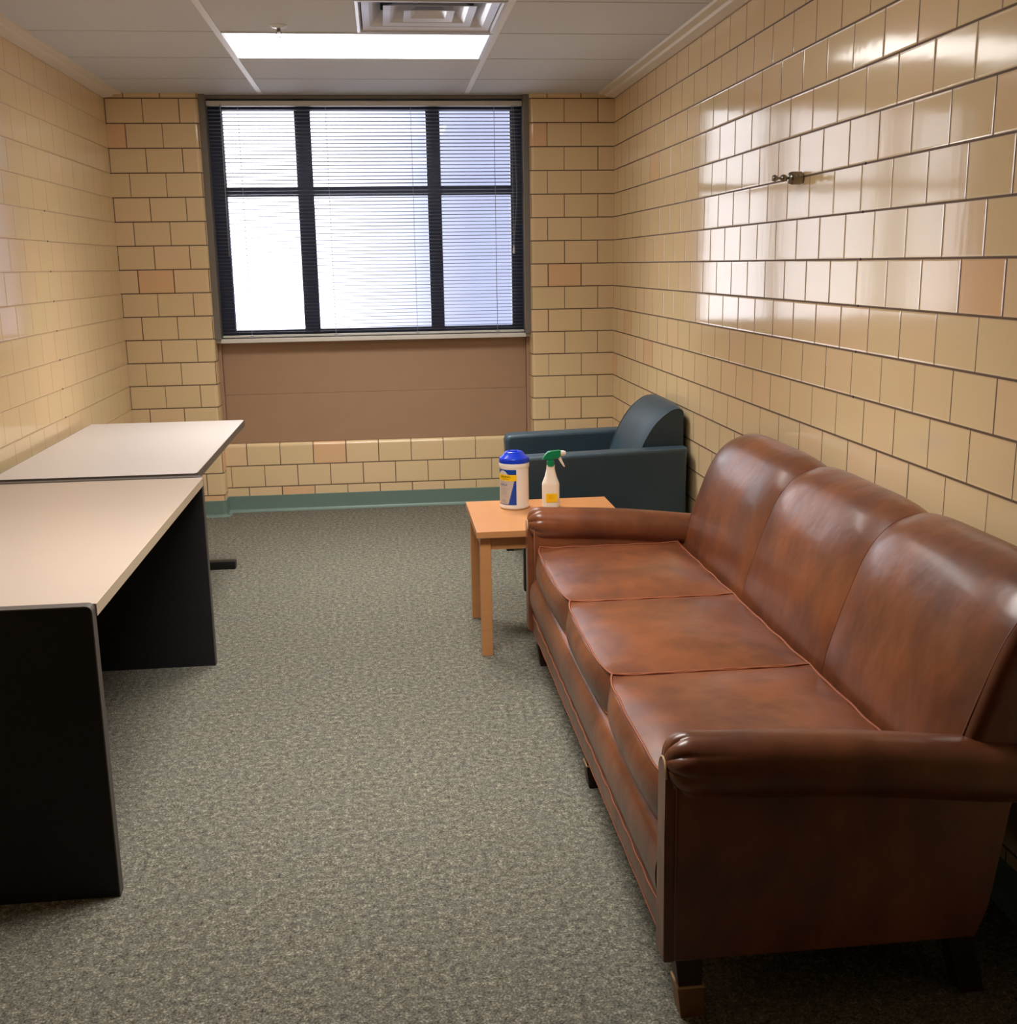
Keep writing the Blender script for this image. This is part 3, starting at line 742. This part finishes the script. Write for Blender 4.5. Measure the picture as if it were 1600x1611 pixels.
# six legs
for lx, rear in ((.528, 0), (1.095, 1)):
    for ly in (1.915, 2.93, 3.945):
        a, b = .054, .042
        dx = .020 if not rear else .070; dy = 0
        bm = NB()
        def frus(bm, c0, s0, z0, c1, s1, z1):
            A = [bm.verts.new((c0[0]+i*s0/2, c0[1]+j*s0/2, z0)) for i, j in ((-1, -1), (1, -1), (1, 1), (-1, 1))]
            B = [bm.verts.new((c1[0]+i*s1/2, c1[1]+j*s1/2, z1)) for i, j in ((-1, -1), (1, -1), (1, 1), (-1, 1))]
            bm.faces.new(A); bm.faces.new(B[::-1])
            for k in range(4): bm.faces.new((A[k], B[k], B[(k+1) % 4], A[(k+1) % 4]))
        ct = (lx+a/2, ly+a/2); cb = (ct[0]+dx*.6, ct[1])
        frus(bm, ct, a, .141, cb, b, 0.001); lg = obj('leg', bm, 'footwood', SF)
        t_ = .5; cm = (ct[0]+(cb[0]-ct[0])*t_, ct[1])
        bm = NB(); frus(bm, cm, a*.5+b*.5+.006, .070, cb, b+.006, 0); obj('foot_sleeve', bm, 'footband' if ly < 2 and not rear else 'footwood', lg)
        bm = NB(); frus(bm, cm, a*.5+b*.5+.008, .072, cm, a*.5+b*.5+.008, .068); obj('foot_rim', bm, 'lining' if not rear and ly < 3.5 else 'footwood', lg)

# ---------------------------------------------------------------- dark armchair
t = thing('armchair', 'dark teal vinyl armchair in the corner beyond the side table', 'armchair', (1.0, 5.33, 0))
ax0, ax1 = .600, 1.372
def chair_arm(ya, yb):
    bm = NB(); P = [(ax0+.02, .21), (ax1, .21), (ax1, .652), (ax0+.03, .634), (ax0+.008, .625), (ax0, .60)]
    prism(bm, P, 'y', ya, yb, .022, 4); obj('arm', bm, 'vinyl', t, 50)
chair_arm(4.935, 5.045); chair_arm(5.625, 5.735)
bm = NB(); prism(bm, [(ax0+.03, .21), (1.12, .21), (1.12, .33), (ax0+.03, .33)], 'y', 5.047, 5.623); obj('front_rail', bm, 'vinyl', t)
bm = NB(); bmesh.ops.create_cube(bm, size=2); bmesh.ops.subdivide_edges(bm, edges=bm.edges[:], cuts=9, use_grid_fill=True)
for v_ in bm.verts:
    a, b, c = v_.co; fl_ = (1-abs(a)**4)*(1-abs(b)**4)
    v_.co = (.895+a*.275-(.015*(1-c*c) if a < -.99 else 0), 5.335+b*.285, .395+c*.065+(c > .99)*.02*fl_)
obj('seat_cushion', bm, 'vinyl', t, 60)
FC = spline([(1.085, .36), (1.130, .50), (1.158, .57), (1.196, .665), (1.245, .745), (1.300, .797), (1.345, .818), (1.372, .812), (1.380, .795)], 4)
LC = FC+[Vector((1.380, .50)), Vector((1.378, .22)), Vector((1.12, .22))]
bm = NB(); rings = []
for i in range(21):
    u = i/20; y = 5.047+(5.623-5.047)*u; p_ = 1-abs(2*u-1)**5; rg = []
    for k, q in enumerate(LC):
        d = 0
        if k < len(FC):
            a, b = LC[max(k-1, 0)], LC[min(k+1, len(LC)-1)]; tn = b-a; nn = Vector((-tn.y, tn.x)).normalized(); d = .018*p_*min(1, (len(FC)-1-k)/6)
        else: nn = Vector((0, 0))
        rg.append(bm.verts.new((q.x+nn.x*d, y, q.y+nn.y*d)))
    rings.append(rg)
for A, B in zip(rings, rings[1:]):
    for k in range(len(LC)): bm.faces.new((A[k], A[(k+1) % len(LC)], B[(k+1) % len(LC)], B[k]))
bm.faces.new(rings[0]); bm.faces.new(rings[-1])
bk = obj('backrest', bm, 'vinyl', t, 50)
for yy in (5.048, 5.622):
    bm = NB(); tube(bm, [(p.x-.002, yy, p.y+.001) for p in FC[6:]], .003, 6); obj('piping', bm, 'vinyl', bk, True)
for lx in (ax0+.004, ax1-.05):
    for ly in (4.94, 5.69):
        bm = NB(); box(bm, (lx+.002, ly, 0), (lx+.038, ly+.04, .2105), .002, 1); obj('leg', bm, 'blackmetal', t)
